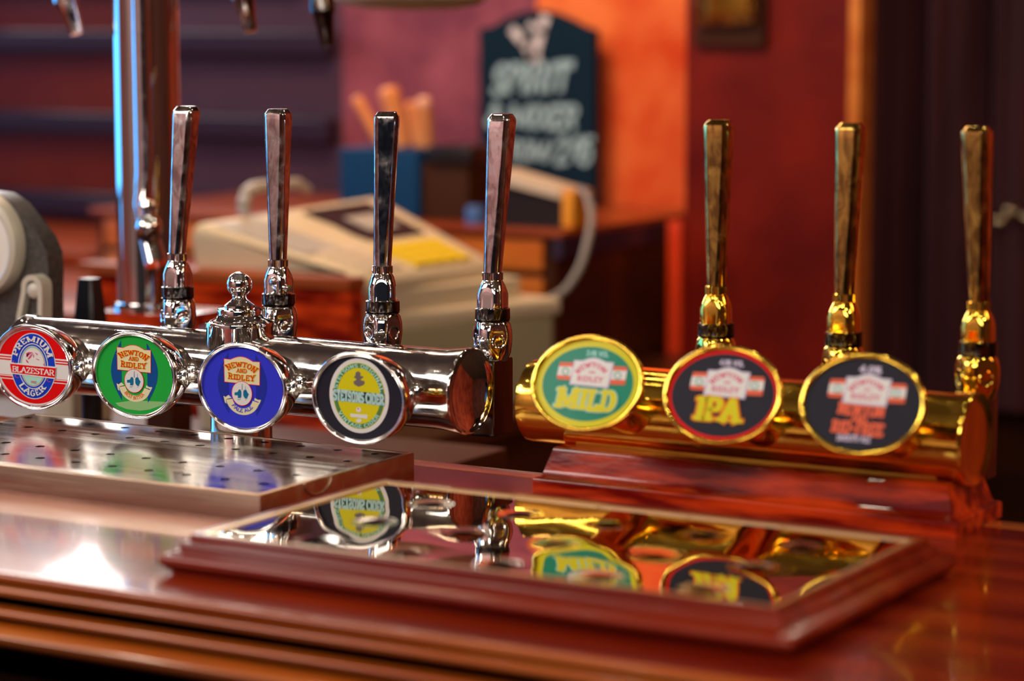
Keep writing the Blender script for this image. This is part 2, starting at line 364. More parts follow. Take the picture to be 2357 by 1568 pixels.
h = MB().tube([(TX1 + .0006, 1.792 + .020 * math.cos(R(a)), TZ - .0008 - .0125 * math.sin(R(a))) for a in range(0, 181, 10)], .0012, 8)
part(h, 'finger_pull', steel_side, tray)

# ---------------------------------------------------------------- framed mirror tray
PX0, PX1, PY0, PY1, PZ = -1.174, -.697, 1.528, 1.784, .029
mt = thing('framed_drip_tray', ((PX0 + PX1) / 2, (PY0 + PY1) / 2, 0), 'mirror polished drip tray in a stepped mahogany frame with large round drain holes', 'drip tray')
fp = [(.0, .020), (.0, PZ), (.0012, PZ + .0008), (.0050, PZ + .0008), (.0062, PZ - .001), (.0066, PZ - .0042), (.0100, PZ - .0056), (.0118, PZ - .0075), (.0122, PZ - .0105), (.0155, PZ - .0118)] + \
     [(.0175 + .0058 * math.sin(R(a)), .0115 + .0052 * math.cos(R(a)) - .001) for a in range(0, 151, 15)] + [(.0195, .0040), (.0165, .0020), (.0160, 0), (-.01, 0)]
b = MB(); rect_sweep(b, PX0, PX1, PY0, PY1, fp); part(b, 'frame', wood_frame, mt, sharp=50)
b = MB(); rect_sweep(b, PX0, PX1, PY0, PY1, [(-.0045, PZ - .0012), (-.0045, PZ + .0002), (-.0040, PZ + .0006), (.0, PZ + .0006)]); part(b, 'plate_edge', plate_rim, mt)
g = MB(); nx, ny = 6, 3
cxs = [-1.0885 - .0815 + .0815 * k for k in range(7)]; cxs = [-1.0885 + .0812 * k for k in range(-1, 5)]
cys = [1.5560, 1.6375, 1.7205]
xb = [PX0] + [(cxs[k] + cxs[k + 1]) / 2 for k in range(5)] + [PX1]; yb = [PY0 + .0, 1.5965, 1.679, PY1 - .0]
for j in range(3):
    for i in range(6):
        if i == 0:
            g.add([(xb[0], yb[j], PZ - .0008), (xb[1], yb[j], PZ - .0008), (xb[1], yb[j + 1], PZ - .0008), (xb[0], yb[j + 1], PZ - .0008)], [(0, 1, 2, 3)], False)
        else: cell(g, xb[i], xb[i + 1], yb[j], yb[j + 1], cxs[i], cys[j], .0105, PZ - .0008, 40, dimple=(.020, .0007))
part(g, 'perforated_plate', mirror, mt, fix=False)
part(MB().box(PX0 - .008, PX1 + .008, PY0 - .008, PY1 + .008, .001, .004), 'drain_pan', brass_dark, mt)

# ---------------------------------------------------------------- lettering: a small slab-serif stroke alphabet
def gl():
    A = arcp
    return {
     'A': (.86, [[(.05, 0), (.43, 1), (.81, 0)], [(.2, .36), (.66, .36)]], [(.05, 0), (.81, 0)]),
     'B': (.72, [[(.12, 0), (.12, 1), (.38, 1)] + A(.38, .77, .24, .23, 90, -90, 8) + [(.12, .54)], [(.38, .54)] + A(.40, .27, .27, .27, 90, -90, 8) + [(.12, 0)]], [(.12, 0), (.12, 1)]),
     'C': (.74, [A(.42, .5, .36, .5, 42, 318, 16)], []),
     'D': (.80, [[(.12, 0), (.12, 1), (.34, 1)] + A(.34, .5, .38, .5, 90, -90, 12) + [(.12, 0)]], [(.12, 0), (.12, 1)]),
     'E': (.68, [[(.6, 1), (.12, 1), (.12, 0), (.62, 0)], [(.12, .52), (.5, .52)], [(.6, 1), (.6, .82)], [(.62, 0), (.62, .18)]], []),
     'F': (.64, [[(.6, 1), (.12, 1), (.12, 0)], [(.12, .52), (.5, .52)], [(.6, 1), (.6, .82)]], [(.12, 0)]),
     'G': (.80, [A(.42, .5, .36, .5, 42, 330, 16) + [(.72, .45), (.48, .45)]], []),
     'H': (.84, [[(.12, 0), (.12, 1)], [(.72, 0), (.72, 1)], [(.12, .5), (.72, .5)]], [(.12, 0), (.12, 1), (.72, 0), (.72, 1)]),
     'I': (.36, [[(.18, 0), (.18, 1)]], [(.18, 0), (.18, 1)]),
     'K': (.80, [[(.12, 0), (.12, 1)], [(.7, 1), (.14, .4)], [(.3, .56), (.72, 0)]], [(.12, 0), (.12, 1), (.72, 0)]),
     'L': (.64, [[(.12, 1), (.12, 0), (.6, 0), (.6, .2)]], [(.12, 1)]),
     'M': (1.3, [[(.16, 0), (.16, 1), (.65, .12), (1.14, 1), (1.14, 0)]], [(.16, 0), (1.14, 0), (.16, 1), (1.14, 1)]),
     'N': (.86, [[(.14, 0), (.14, 1), (.72, 0), (.72, 1)]], [(.14, 0), (.14, 1), (.72, 1)]),
     'O': (.80, [A(.40, .5, .34, .5, 0, 360, 22)], []),
     'P': (.70, [[(.12, 0), (.12, 1), (.38, 1)] + A(.38, .74, .26, .26, 90, -90, 10) + [(.12, .48)]], [(.12, 0), (.12, 1)]),
     'R': (.78, [[(.12, 0), (.12, 1), (.38, 1)] + A(.38, .75, .25, .25, 90, -90, 10) + [(.12, .5)], [(.4, .5), (.68, 0)]], [(.12, 0), (.12, 1), (.68, 0)]),
     'S': (.64, [A(.33, .75, .25, .25, 20, 270, 12) + A(.33, .25, .27, .25, 90, -160, 12)], []),
     'T': (.72, [[(.05, .84), (.05, 1), (.67, 1), (.67, .84)], [(.36, 1), (.36, 0)]], [(.36, 0)]),
     'U': (.82, [[(.12, 1), (.12, .35)] + A(.41, .33, .29, .33, 180, 360, 12) + [(.70, 1)]], [(.12, 1), (.70, 1)]),
     'V': (.84, [[(.06, 1), (.42, 0), (.78, 1)]], [(.06, 1), (.78, 1)]),
     'W': (1.1, [[(.06, 1), (.3, 0), (.55, .9), (.8, 0), (1.04, 1)]], [(.06, 1), (1.04, 1)]),
     'X': (.80, [[(.06, 1), (.74, 0)], [(.74, 1), (.06, 0)]], []),
     'Y': (.80, [[(.06, 1), (.40, .46), (.74, 1)], [(.40, .46), (.40, 0)]], [(.06, 1), (.74, 1), (.4, 0)]),
     'Z': (.70, [[(.08, .84), (.08, 1), (.62, 1), (.08, 0), (.64, 0), (.64, .18)]], []),
     '0': (.66, [A(.33, .5, .27, .5, 0, 360, 18)], []), '1': (.4, [[(.06, .8), (.22, 1), (.22, 0)]], [(.22, 0)]),
     '2': (.62, [A(.31, .72, .25, .28, 170, -40, 10) + [(.06, 0), (.58, 0)]], []),
     '3': (.62, [A(.3, .75, .25, .25, 150, -90, 9) + A(.3, .26, .27, .26, 90, -150, 9)], []),
     '4': (.66, [[(.48, 0), (.48, 1), (.04, .3), (.62, .3)]], []), '5': (.62, [[(.56, 1), (.12, 1), (.1, .56)] + A(.3, .3, .27, .3, 120, -150, 10)], []),
     '9': (.62, [A(.3, .7, .25, .3, 0, 360, 14) + [(.5, .1)]], []), '%': (.8, [A(.2, .78, .14, .2, 0, 360, 10), A(.6, .22, .14, .2, 0, 360, 10), [(.62, 1), (.18, 0)]], []),
     '.': (.22, [[(.11, 0), (.11, .1)]], []), '-': (.42, [[(.06, .45), (.36, .45)]], []), ' ': (.34, [], []), '/': (.5, [[(.05, 0), (.45, 1)]], []),
     '&': (.8, [[(.76, 0), (.2, .74)] + A(.34, .8, .17, .2, 200, -60, 9) + A(.3, .24, .26, .24, 110, 330, 9) + [(.74, .44)]], []),
    }
GL = gl()
def lettering(text, path, hgt, wgt=.16, serif=.15, gap=.10, sw=None):
    """quads (lists of 4 points) for text laid along path(s) -> (x, y, ux, uy); hgt = cap height, or function of s"""
    tot = sum(GL[c][0] + gap for c in text) - gap; out = []; x0 = 0
    def mp(x, y):
        s = x / tot; px, py, ux, uy = path(s); hh = hgt(s) if callable(hgt) else hgt
        return (px + ux * hh * y, py + uy * hh * y)
    sw = sw or wgt * .62
    for c in text:
        wd, strokes, ser = GL[c]; k = 0
        parts = []
        for st in strokes:      # break the line at sharp corners
            cur = [st[0]]
            for i in range(1, len(st)):
                cur.append(st[i])
                if i < len(st) - 1:
                    a_ = (Vector(st[i]) - Vector(st[i - 1])).normalized(); b_ = (Vector(st[i + 1]) - Vector(st[i])).normalized()
                    if a_.dot(b_) < -.2: parts.append(cur); cur = [st[i]]
            parts.append(cur)
        for st in parts:
            n = len(st); L_, R_ = [], []; closed = math.hypot(st[0][0] - st[-1][0], st[0][1] - st[-1][1]) < 1e-3
            for i in range(n):
                p = Vector(st[i]); d0 = (p - Vector(st[i - 1])) if i > 0 else None; d1 = (Vector(st[i + 1]) - p) if i < n - 1 else None
                if closed and i == 0: d0 = p - Vector(st[-2])
                if closed and i == n - 1: d1 = Vector(st[1]) - p
                ds = [d.normalized() for d in (d0, d1) if d is not None and d.length > 1e-9]
                ns = [Vector((-d.y, d.x)) for d in ds]; wws = [sw + (wgt - sw) * abs(d.y) for d in ds]
                if len(ns) == 2:
                    m_ = ns[0] + ns[1]; q = m_.length_squared / 2
                    m_ = m_ / max(q, .45); off = m_ * (sum(wws) / 2) / 2; e = Vector((0, 0))
                else:
                    off = ns[0] * wws[0] / 2; e = ds[0] * wws[0] * .22 * (1 if d1 is None else -1)
                L_.append(p + e + off); R_.append(p + e - off)
            for i in range(n - 1):
                out.append(([mp(x0 + p.x, p.y) for p in (L_[i], R_[i], R_[i + 1], L_[i + 1])], k))
            k += 1
        for (sx, sy) in ser:
            if serif <= 0: continue
            t = sw * .95; y0, y1 = (0 - t * .25, t * .8) if sy < .5 else (1 - t * .8, 1 + t * .25)
            hw = wgt / 2 + serif * .6
            out.append(([mp(x0 + p[0], p[1]) for p in [(sx - hw, y0), (sx + hw, y0), (sx + hw, y1), (sx - hw, y1)]], k)); k += 1
        x0 += wd + gap
    return out
def straight(x0, y0, x1, y1, ux=0, uy=-1): return lambda s: (x0 + (x1 - x0) * s, y0 + (y1 - y0) * s, ux, uy)
def arc_top(cx, cy, rx, ry, a0, a1, tilt=0):
    def f(s):
        a = R(a0 + (a1 - a0) * s); c, n_ = math.cos(a), math.sin(a); x, y = cx + rx * c, cy - ry * n_ + tilt * rx * c
        nxx, nyy = c / rx, -n_ / ry; L = math.hypot(nxx, nyy); return (x, y, nxx / L, nyy / L)
    return f
def arc_bot(cx, cy, rx, ry, a0, a1, tilt=0):
    def f(s):
        x, y, ux, uy = arc_top(cx, cy, rx, ry, a0, a1, tilt)(s); return (x, y, -ux, -uy)
    return f

class Art:
    """flat printed artwork: x right, y down in drawing units, mapped onto the badge's own plane"""
    def __init__(s, cx, cy, k, inv, frame): s.cx, s.cy, s.k, s.inv, s.fr = cx, cy, k, inv, frame; s.bg = MB(); s.tx = MB(); s.tx2 = None
    def P(s, x, y, lay):
        dx, dy = (x - s.cx) / s.k, (y - s.cy) / s.k; u = s.inv[0] * dx + s.inv[1] * dy; v = s.inv[2] * dx + s.inv[3] * dy
        return s.fr(u, v, .0003 + lay * .00010)
    def poly(s, pts, col, lay, mb=None):
        mb = mb or s.bg; mb.use(INK[col]); mb.add([s.P(x, y, lay) for x, y in pts], [list(range(len(pts)))], False)
    def ell(s, cx, cy, rx, ry, col, lay, sh=0, n=48, a0=0, a1=360):
        m_ = n if a1 - a0 >= 360 else n + 1
        s.poly([(cx + rx * math.cos(R(a0 + (a1 - a0) * k / n)), cy + ry * math.sin(R(a0 + (a1 - a0) * k / n)) + sh * rx * math.cos(R(a0 + (a1 - a0) * k / n))) for k in range(m_)], col, lay)
    def ring(s, cx, cy, rx, ry, t, col, lay, sh=0, a0=0, a1=360, n=60):
        s.bg.use(INK[col])
        for k in range(n):
            q = []
            for (kk, tt) in ((k, 0), (k + 1, 0), (k + 1, t), (k, t)):
                a = R(a0 + (a1 - a0) * kk / n); q.append(s.P(cx + (rx - tt) * math.cos(a), cy + (ry - tt) * math.sin(a) + sh * (rx - tt) * math.cos(a), lay))
            s.bg.add(q, [(0, 1, 2, 3)], False)
    def text(s, t, path, h, col, lay, **kw):
        s.tx.use(INK[col])
        for q, k in lettering(t, path, h, **kw): s.tx.add([s.P(x, y, lay + k * .14) for x, y in q], [(0, 1, 2, 3)], False)

def oval(frame, A, B, prof, n=72):
    return [[frame((A + d) * math.cos(2 * PI * k / n), (B + d) * math.sin(2 * PI * k / n), w_) for k in range(n)] for d, w_ in prof]
def frame_at(c, tilt):
    t = R(tilt); X = Vector((1, 0, 0)); U = Vector((0, math.sin(t), math.cos(t))); N = X.cross(U); c = Vector(c)
    return lambda u, v, w_: c + X * u + U * v + N * w_
def band(art, v0, v1, A, B, col, lay):
    pts = []
    for k in range(9):
        v = v0 + (v1 - v0) * k / 8; pts.append((A * math.sqrt(max(0, 1 - (v / B) ** 2)), v))
    pts = pts + [(-u, v) for u, v in reversed(pts)]
    art.bg.use(INK[col]); art.bg.add([art.fr(u, v, .0003 + lay * .0001) for u, v in pts], [list(range(len(pts)))], False)
def disc(art, A, B, col, lay, n=72):
    art.bg.use(INK[col]); art.bg.add([art.fr(A * math.cos(2 * PI * k / n), B * math.sin(2 * PI * k / n), .0003 + lay * .0001) for k in range(n)], [list(range(n))], False)

def art_blazestar(fr):
    a = Art(633.4, 781.2, 8.25, (.0005543, -.0000134, .0000394, -.0004296), fr)
    disc(a, .0465, .0377, 'white', 0); disc(a, .0448, .0362, 'red', 1)
    band(a, -.0141, .01015, .0455, .0368, 'white', 2)
    for v0, v1 in ((.0073, .0086), (.0047, .0060), (-.0131, -.0112), (-.0103, -.0098)): band(a, v0, v1, .0452, .0366, 'red', 3)
    a.ell(640, 765, 428, 628, 'white', 4, .1); a.ell(640, 765, 414, 612, 'blue', 5, .1)
    a.ell(640, 768, 286, 435, 'white', 6, .1); a.ell(640, 768, 270, 418, 'blue', 7, .1); a.ell(640, 768, 244, 388, 'mint', 8, .1)
    a.ring(640, 768, 232, 374, 8, 'red', 9, .1); a.ell(650, 700, 200, 270, 'white', 9, .1)
    for p in ([(510, 520), (560, 495), (640, 500), (560, 560), (540, 600), (520, 570)], [(545, 625), (590, 560), (655, 505), (610, 590), (560, 640)], [(505, 640), (535, 650), (570, 710), (525, 690)],
              [(645, 560), (665, 540), (662, 600), (650, 600)], [(675, 500), (735, 535), (725, 560), (690, 520)], [(505, 590), (540, 530), (575, 515), (545, 570)], [(700, 620), (760, 640), (765, 660), (705, 632)]):
        a.poly(p, 'pink', 11)
    a.poly([(203, 688), (1080, 777), (1064, 1008), (240, 908)], 'white', 12); a.poly([(210, 716), (1076, 804), (1061, 984), (236, 884)], 'red', 13)
    a.text('BLAZESTAR', straight(258, 864, 1048, 944), 102, 'white', 14, wgt=.2, sw=.10, serif=.10, gap=.04)
    a.text('PREMIUM', arc_top(640, 768, 318, 470, 158, 24, .1), 98, 'white', 14, wgt=.26, sw=.14, gap=.22)
    a.text('LAGER', arc_bot(640, 768, 350, 560, 223, 317, .1), 105, 'white', 14, wgt=.26, sw=.14, gap=.24)
    a.text('1912', straight(608, 1086, 708, 1094), 44, 'pink', 14, serif=0, wgt=.2)
    for (x, y) in ((300, 685), (880, 745), (340, 960), (950, 1040)): a.ring(x, y, 42, 22, 9, 'pink', 14, .3, 20, 250, 16)
    return a

SIGN = [(418, 290), (530, 304)] + [(530 + 380 * k / 10, 304 + 41 * k / 10 - 66 * math.sin(PI * k / 10)) for k in range(1, 10)] + [(910, 345), (1024, 350), (1024, 760), (428, 698)]
def shrink(poly, d):
    cx = sum(p[0] for p in poly) / len(poly); out = []; n = len(poly)
    for i in range(n):
        ax, ay = poly[i - 1]; bx, by = poly[i]; cx_, cy_ = poly[(i + 1) % n]
        n1 = Vector((by - ay, -(bx - ax), 0)).normalized(); n2 = Vector((cy_ - by, -(cx_ - bx), 0)).normalized(); m_ = (n1 + n2); m_ = m_ / max(.3, m_.length_squared / 2)
        out.append((bx - m_.x * d, by - m_.y * d))
    return out
def art_ridley(fr, base, lens_c, beer, txtcol, pale):
    a = Art(734.8, 792.0, 7.65, (.0005262, -.00001, .0000382, -.0004186), fr)
    disc(a, .0465, .0377, base, 0)
    if pale: a.poly([(390, 1285), (700, 1238), (1270, 1262), (1180, 1330), (1000, 1395), (820, 1420), (600, 1395), (450, 1340)], pale, 1)
    a.poly([(492, 180)] + [(492 - 184 * math.sin(PI * k / 16) + 14 * k / 16, 180 + 1062 * k / 16) for k in range(1, 16)] + [(508, 1242)], lens_c, 2)
    a.poly([(940, 225)] + [(965, 1280)] + [(940 + 184 * math.sin(PI * k / 16) + 26 * k / 16, 225 + 1055 * k / 16) for k in range(15, 0, -1)], lens_c, 2)
    # ribbon
    a.ring(735, 955, 285, 308, 112, 'cream', 3, .1, 14, 166, 40)
    for p in ([(415, 935), (452, 955), (500, 918), (552, 968), (470, 990), (455, 1010), (468, 1068), (440, 1050)], [(940, 968), (985, 1000), (1043, 1003), (1022, 1060), (985, 1122), (975, 1090), (1008, 1040), (930, 1010)]): a.poly(p, 'cream', 4)
    a.text(beer, arc_bot(735, 960, 222, 258, 216, 322, .08), 58, txtcol, 6, serif=.0, wgt=.2, sw=.16)
    a.tx2 = a.tx; a.tx = MB()
    s1 = SIGN if sum(SIGN[i - 1][0] * SIGN[i][1] - SIGN[i][0] * SIGN[i - 1][1] for i in range(len(SIGN))) > 0 else SIGN[::-1]
    a.poly(s1, 'red', 5); a.poly(shrink(s1, 9), 'cream', 6)
    a.ell(728, 893, 174, 213, 'red', 7, .08); a.ell(728, 893, 164, 203, 'white', 8, .08)
    a.poly([(605, 875), (655, 868), (680, 822), (705, 826), (722, 862), (722, 940), (712, 970), (660, 972), (662, 925), (606, 922)], 'sea', 9)
    a.poly([(750, 862), (762, 832), (800, 828), (826, 880), (846, 905), (826, 950), (815, 985), (778, 975), (752, 930)], 'sea', 9)
    for p in ([(729, 725), (737, 725), (739, 835), (728, 835)], [(785, 765), (790, 765), (792, 830), (785, 830)], [(650, 995), (710, 985), (712, 992), (665, 1002)], [(775, 1000), (808, 990), (805, 1000)], [(670, 1012), (690, 1012), (688, 1018)]): a.poly(p, 'sea', 9)
    for col, wg, lay in (('ryellow', .38, 9), ('lred', .21, 10.5)):
        sf = .20
        a.text('NEWTON', arc_top(712, 756, 322, 322, 130, 47, .10), (lambda q: 80 + 26 * abs(2 * q - 1) ** 3), col, lay, wgt=wg, sw=wg * .7, serif=sf, gap=.18)
        a.text('AND', straight(640, 528, 805, 543, .02), 66, col, lay, wgt=wg, sw=wg * .6, serif=.12, gap=.18)
        a.text('RIDLEY', straight(505, 638, 938, 682, .02), (lambda q: 84 + 20 * abs(2 * q - 1) ** 4), col, lay, wgt=wg, sw=wg * .7, serif=sf, gap=.2)
    return a

def art_cider(fr):
    a = Art(675.3, 836.4, 8.71, (.0004715, -.0000036, .0000365, -.0003966), fr)
    disc(a, .0465, .0377, 'black', 0)
    a.ell(672, 795, 597, 748, 'white', 2, .09); a.ell(670, 795, 520, 664, 'yellow', 3, .09); a.ell(670, 795, 508, 652, 'pgreen', 4, .09); a.ell(670, 795, 432, 560, 'yellow', 5, .09)
    a.poly([(610, 330), (660, 298), (705, 330), (705, 400), (745, 395), (770, 420), (720, 450), (712, 480), (780, 495), (792, 530), (765, 575), (670, 612), (590, 570), (560, 510), (600, 490), (628, 460), (580, 425), (585, 400), (600, 395)], 'grey', 7)
    a.poly([(150, 648), (1188, 762), (1180, 988), (162, 868)], 'black', 7)
    for col, wg, lay in (('cyan', .42, 8), ('white', .10, 9.5)):
        a.text('STETSONS CIDER', straight(165, 862, 1172, 972, .0), 186, col, lay, wgt=wg, sw=wg * .6, serif=.05, gap=.08)
    a.text('STETSONS ORIGINAL', arc_top(670, 795, 440, 570, 168, 12, .09), 66, 'mint', 8, wgt=.26, sw=.2, serif=.0, gap=.2)
    a.text('VINTAGE CIDER', arc_bot(670, 795, 498, 640, 214, 326, .09), 66, 'mint', 8, wgt=.26, sw=.2, serif=.0, gap=.2)
    a.ell(670, 1072, 50, 52, 'white', 7); a.ell(662, 1050, 14, 16, 'pink', 8); a.poly([(500, 1150), (850, 1172), (845, 1255), (700, 1235), (505, 1215)], 'white', 7); a.ell(675, 1290, 56, 40, 'white', 7)
    return a

def sign_brass(a, dy=0):
    for p in ([(160, 362), (425, 372), (350, 702), (115, 690), (95, 640)], [(1185, 446), (1415, 456), (1440, 500), (1388, 800), (1105, 790)]): a.poly([(x, y + dy) for x, y in p], 'coral', 5)
    for p in ([(140, 442), (410, 452), (370, 622), (104, 612)], [(1165, 524), (1432, 534), (1405, 704), (1125, 694)]): a.poly([(x, y + dy) for x, y in p], 'white', 6)
    for (x, y) in ((270, 540), (1258, 620)): a.ring(x, y + dy, 68, 76, 24, 'teal', 7)
    s1 = [(435, 322), (600, 330)] + [(600 + 440 * k / 10, 330 + 30 * k / 10 - 66 * math.sin(PI * k / 10)) for k in range(1, 10)] + [(1040, 360), (1198, 374), (1082, 868), (338, 792)]
    if sum(s1[i - 1][0] * s1[i][1] - s1[i][0] * s1[i - 1][1] for i in range(len(s1))) < 0: s1 = s1[::-1]
    a.poly([(x, y + dy) for x, y in s1], 'lilac', 8); a.poly([(x, y + dy) for x, y in shrink(s1, 26)], 'white', 9)
    a.text('NEWTON', arc_top(775, 860 + dy, 330, 400, 140, 46, .04), 84, 'pink', 10, wgt=.24, serif=.12, gap=.2)
    a.text('AND', straight(712, 578 + dy, 835, 588 + dy, .17), 44, 'pink', 10, wgt=.24, serif=.0, gap=.2)
    a.text('RIDLEY', straight(495, 716 + dy, 968, 752 + dy, .17), 88, 'pink', 10, wgt=.24, serif=.12, gap=.2)
BINV = (.0004105, .0000747, .0000312, -.0003715)
def art_mild(fr):
    a = Art(681.4, 775, 8.25, BINV, fr); disc(a, .0488, .0373, 'yellow', 0); disc(a, .0432, .0322, 'dgreen', 1)
    sign_brass(a)
    a.text('3.4% VOL', straight(662, 232, 1072, 266, .18), 92, 'cyan', 4, wgt=.3, serif=.0, gap=.12)
    for col, wg, lay in (('cyan', .52, 10.5), ('yellow', .38, 12)): a.text('MILD', straight(85, 1205, 1165, 1292, .22), 345, col, lay, wgt=wg, sw=wg * .42, serif=.2, gap=.16)
    return a
def art_ipa(fr):
    a = Art(681.4, 775, 8.25, BINV, fr); disc(a, .0488, .0373, 'red', 0); disc(a, .0462, .0348, 'black', 1)
    sign_brass(a, -14)
    a.text('4.0% VOL', straight(640, 214, 1060, 248, .18), 92, 'lilac', 4, wgt=.3, serif=.0, gap=.12)
    for col, wg, lay in (('orange', .54, 10.5), ('yellow', .36, 12)): a.text('IPA', straight(190, 1210, 940, 1272, .22), 385, col, lay, wgt=wg, sw=wg * .45, serif=.22, gap=.14)
    return a
def art_smooth(fr):
    a = Art(714.1, 761.7, 7.468, (.0003649, .0000588, .0000293, -.0003499), fr); disc(a, .0488, .0373, 'black', 0)
    b_ = Art(681.4, 775, 8.25, BINV, fr); b_.bg = a.bg; b_.tx = a.tx; sign_brass(b_, -48)
    a.text('4.0%', straight(665, 200, 1030, 232, .18), 110, 'lilac', 4, wgt=.3, serif=.0, gap=.12)
    a.text('NEWTON', straight(290, 905, 1072, 975, .18), 185, 'coral', 4, wgt=.36, sw=.26, serif=.1, gap=.12)
    a.text('AND', straight(520, 1052, 780, 1076, .18), 110, 'coral', 5, wgt=.34, sw=.26, serif=.0, gap=.12)
    a.text('RID-FREE', straight(180, 1222, 1050, 1298, .18), 185, 'coral', 5, wgt=.36, sw=.26, serif=.1, gap=.12)
    a.text('SMOOTH ALE', straight(268, 1372, 840, 1408, .18), 96, 'lilac', 5, wgt=.3, serif=.0, gap=.12)
    return a

def badge(font, c, tilt, art_fn, kind, rim_label=None):
    fr = frame_at(c, tilt)
    if kind == 'chrome':
        A, B = .050, .0412
        cup = MB().rings(oval(fr, A, B, [(.0, .0), (.0004, -.003), (-.0004, -.012), (-.004, -.022), (-.0095, -.031), (-.0155, -.038), (-.0175, -.046), (-.0175, -.060)]), True, True)
        rim = MB().rings(oval(fr, A, B, [(-.0036, .0), (-.0036, .0022), (-.0028, .0030), (-.0022, .0024), (-.0016, .0032), (-.0004, .0034), (.0008, .0026), (.0012, .0012), (.0, .0)]), False, False)
        m1, m2 = chrome, chrome
    else:
        A, B = .0525, .0412
        cup = MB().rings(oval(fr, A, B, [(.0, .0), (.0, -.003), (-.006, -.007), (-.016, -.011), (-.020, -.018), (-.020, -.030)]), True, False)
        t = R(tilt)
        nk = []
        for (yy, zz, r) in ((c[1] + .018, c[2] - .008, .021), (c[1] + .035, c[2] - .018, .018), (c[1] + .05, c[2] - .026, .019), (c[1] + .075, c[2] - .034, .020)):
            nk.append([(c[0] + r * math.cos(2 * PI * k / 32), yy, zz + r * math.sin(2 * PI * k / 32)) for k in range(32)])
        cup.rings(nk, True, True)
        rim = MB().rings(oval(fr, A, B, [(-.0038, .0), (-.0036, .0018), (-.0024, .0034), (-.0008, .0038), (.0006, .0028), (.0010, .0010), (.0, .0)]), False, False)
        m1, m2 = brass, brass
    h = part(cup, 'badge_housing', m1, font, sharp=50)
    part(rim, 'badge_rim', m2, h, sharp=60)
    a = art_fn(fr)
    part(a.bg, 'badge_label', None, h, fix=False); part(a.tx, 'badge_lettering', None, h, fix=False)
    if a.tx2: part(a.tx2, 'ribbon_lettering', None, h, fix=False)

def tap(font, x, y, z0, lean, ph, mh, mv, md, block=None):
    """tap lever: z0 = top of the valve body; lean = (dx, dy) of the lever's top"""
    M = Matrix.Translation((x, y, z0))
    n = 96
    vb = MB(); vb.M = M
    vb.lathe([(.0125, -.040), (.0150, -.037, .0150), (.0172, -.031, .0158), (.0186, -.023, .0163), (.0190, -.018, .0164), (.0186, -.010, .0163), (.0170, -.004, .0158), (.0150, -.0015), (.0140, 0)], n=n, ph=ph + PI / 4)
    for k in range(4):   # raised round bosses on the ball body
        a = ph + PI / 4 + k * PI / 2; d = Vector((math.cos(a), math.sin(a), 0)); e = Vector((-math.sin(a), math.cos(a), 0))
        c = Vector((0, 0, -.019)) + d * .0162
        vb.rings([[c + d * hh + e * (rr * math.cos(2 * PI * j / 20)) + Vector((0, 0, rr * math.sin(2 * PI * j / 20))) for j in range(20)] for rr, hh in ((.0068, 0), (.0062, .0010), (.0050, .0004), (.0036, .0002))], False, True)
    v = part(vb, 'tap_valve', mv, font, sharp=28)
    b = MB(); b.M = M
    b.lathe([(.0150, 0), (.0163, .0006), (.0165, .0014), (.0163, .0104), (.0150, .0112)], n=48); b.lathe([(.0158, -.0012), (.0166, -.0004), (.0158, .0002)], n=48)
    part(b, 'thread_ring', md, v)
    b = MB(); b.M = M
    b.lathe([(.0143, .0108), (.0148, .0118, .0128), (.0148, .024, .0126), (.0132, .029, .0122), (.0112, .0335, .0115), (.0095, .0365), (.0090, .0368)], n=n, ph=ph)
    part(b, 'bell_collar', mv, v, sharp=26)
    b = MB(); b.M = M
    kn = []
    for hh in (.0366, .0374, .0392, .0410, .0428, .0440, .0446):
        kn.append([((.0088 if hh in (.0366, .0446) else .0094 + .0005 * ((k + int(hh * 1e4)) % 2)) * math.cos(2 * PI * k / 60), (.0088 if hh in (.0366, .0446) else .0094 + .0005 * ((k + int(hh * 1e4)) % 2)) * math.sin(2 * PI * k / 60), hh) for k in range(60)])
    b.rings(kn); part(b, 'knurled_ring', mv, v)
    b = MB(); sh = Matrix.Identity(4); sh[0][2] = lean[0] / .145; sh[1][2] = lean[1] / .145
    b.M = M @ Matrix.Translation((0, 0, .0445)) @ sh
    pr = []
    for k in range(15):
        q = k / 14; r = .0086 + (.0138 - .0086) * q; d = .0086 + (.0117 - .0086) * q - .0003 * math.sin(PI * q)
        pr.append((r, .140 * q, d))
    pr += [(.0132, .1425, .0113), (.0105, .1462, .0092), (.0095, .1470, .0084)]
    b.lathe(pr, n=n, ph=ph); part(b, 'tap_handle', mh, v, sharp=20)
    if block:
        b = MB().box(x - .0135, x + .0135, y - .020, y + .016, block[0], z0 - .036, .003); part(b, 'valve_block', md, v)
    return v

# ---------------------------------------------------------------- chrome beer font
cf = thing('chrome_beer_font', (-1.4745, 1.985, 0), 'chrome T-bar beer font with four oval badges and four chrome tap levers', 'beer font', )
TY, TZc, TR = 1.985, .0768, .0375
b = MB().lathe([(.034, -1.7465), (.0368, -1.7450), (.0392, -1.7420), (.0398, -1.739), (.0378, -1.732), (TR, -1.728), (TR, -1.2420), (.0384, -1.232), (.0400, -1.2200), (.0402, -1.2150)], (0, TY, TZc), 'x', 72, cap1=False)
part(b, 'horizontal_tube', chrome, cf, sharp=50)
b = MB().lathe([(.0402, -1.2152), (.0404, -1.2134), (.0392, -1.2124), (.0380, -1.2130), (.0372, -1.2142), (.034, -1.2160), (.028, -1.2186), (.020, -1.2208), (.010, -1.2222), (.0005, -1.2226)], (0, TY, TZc), 'x', 72, cap0=False); part(b, 'end_cap', chrome_clean, cf, sharp=60)
b = MB().lathe([(.036, 0), (.0365, .002), (.036, .005), (.031, .008), (.030, .012), (.030, .060)], (-1.4745, TY, 0), n=64); part(b, 'column', chrome, cf)
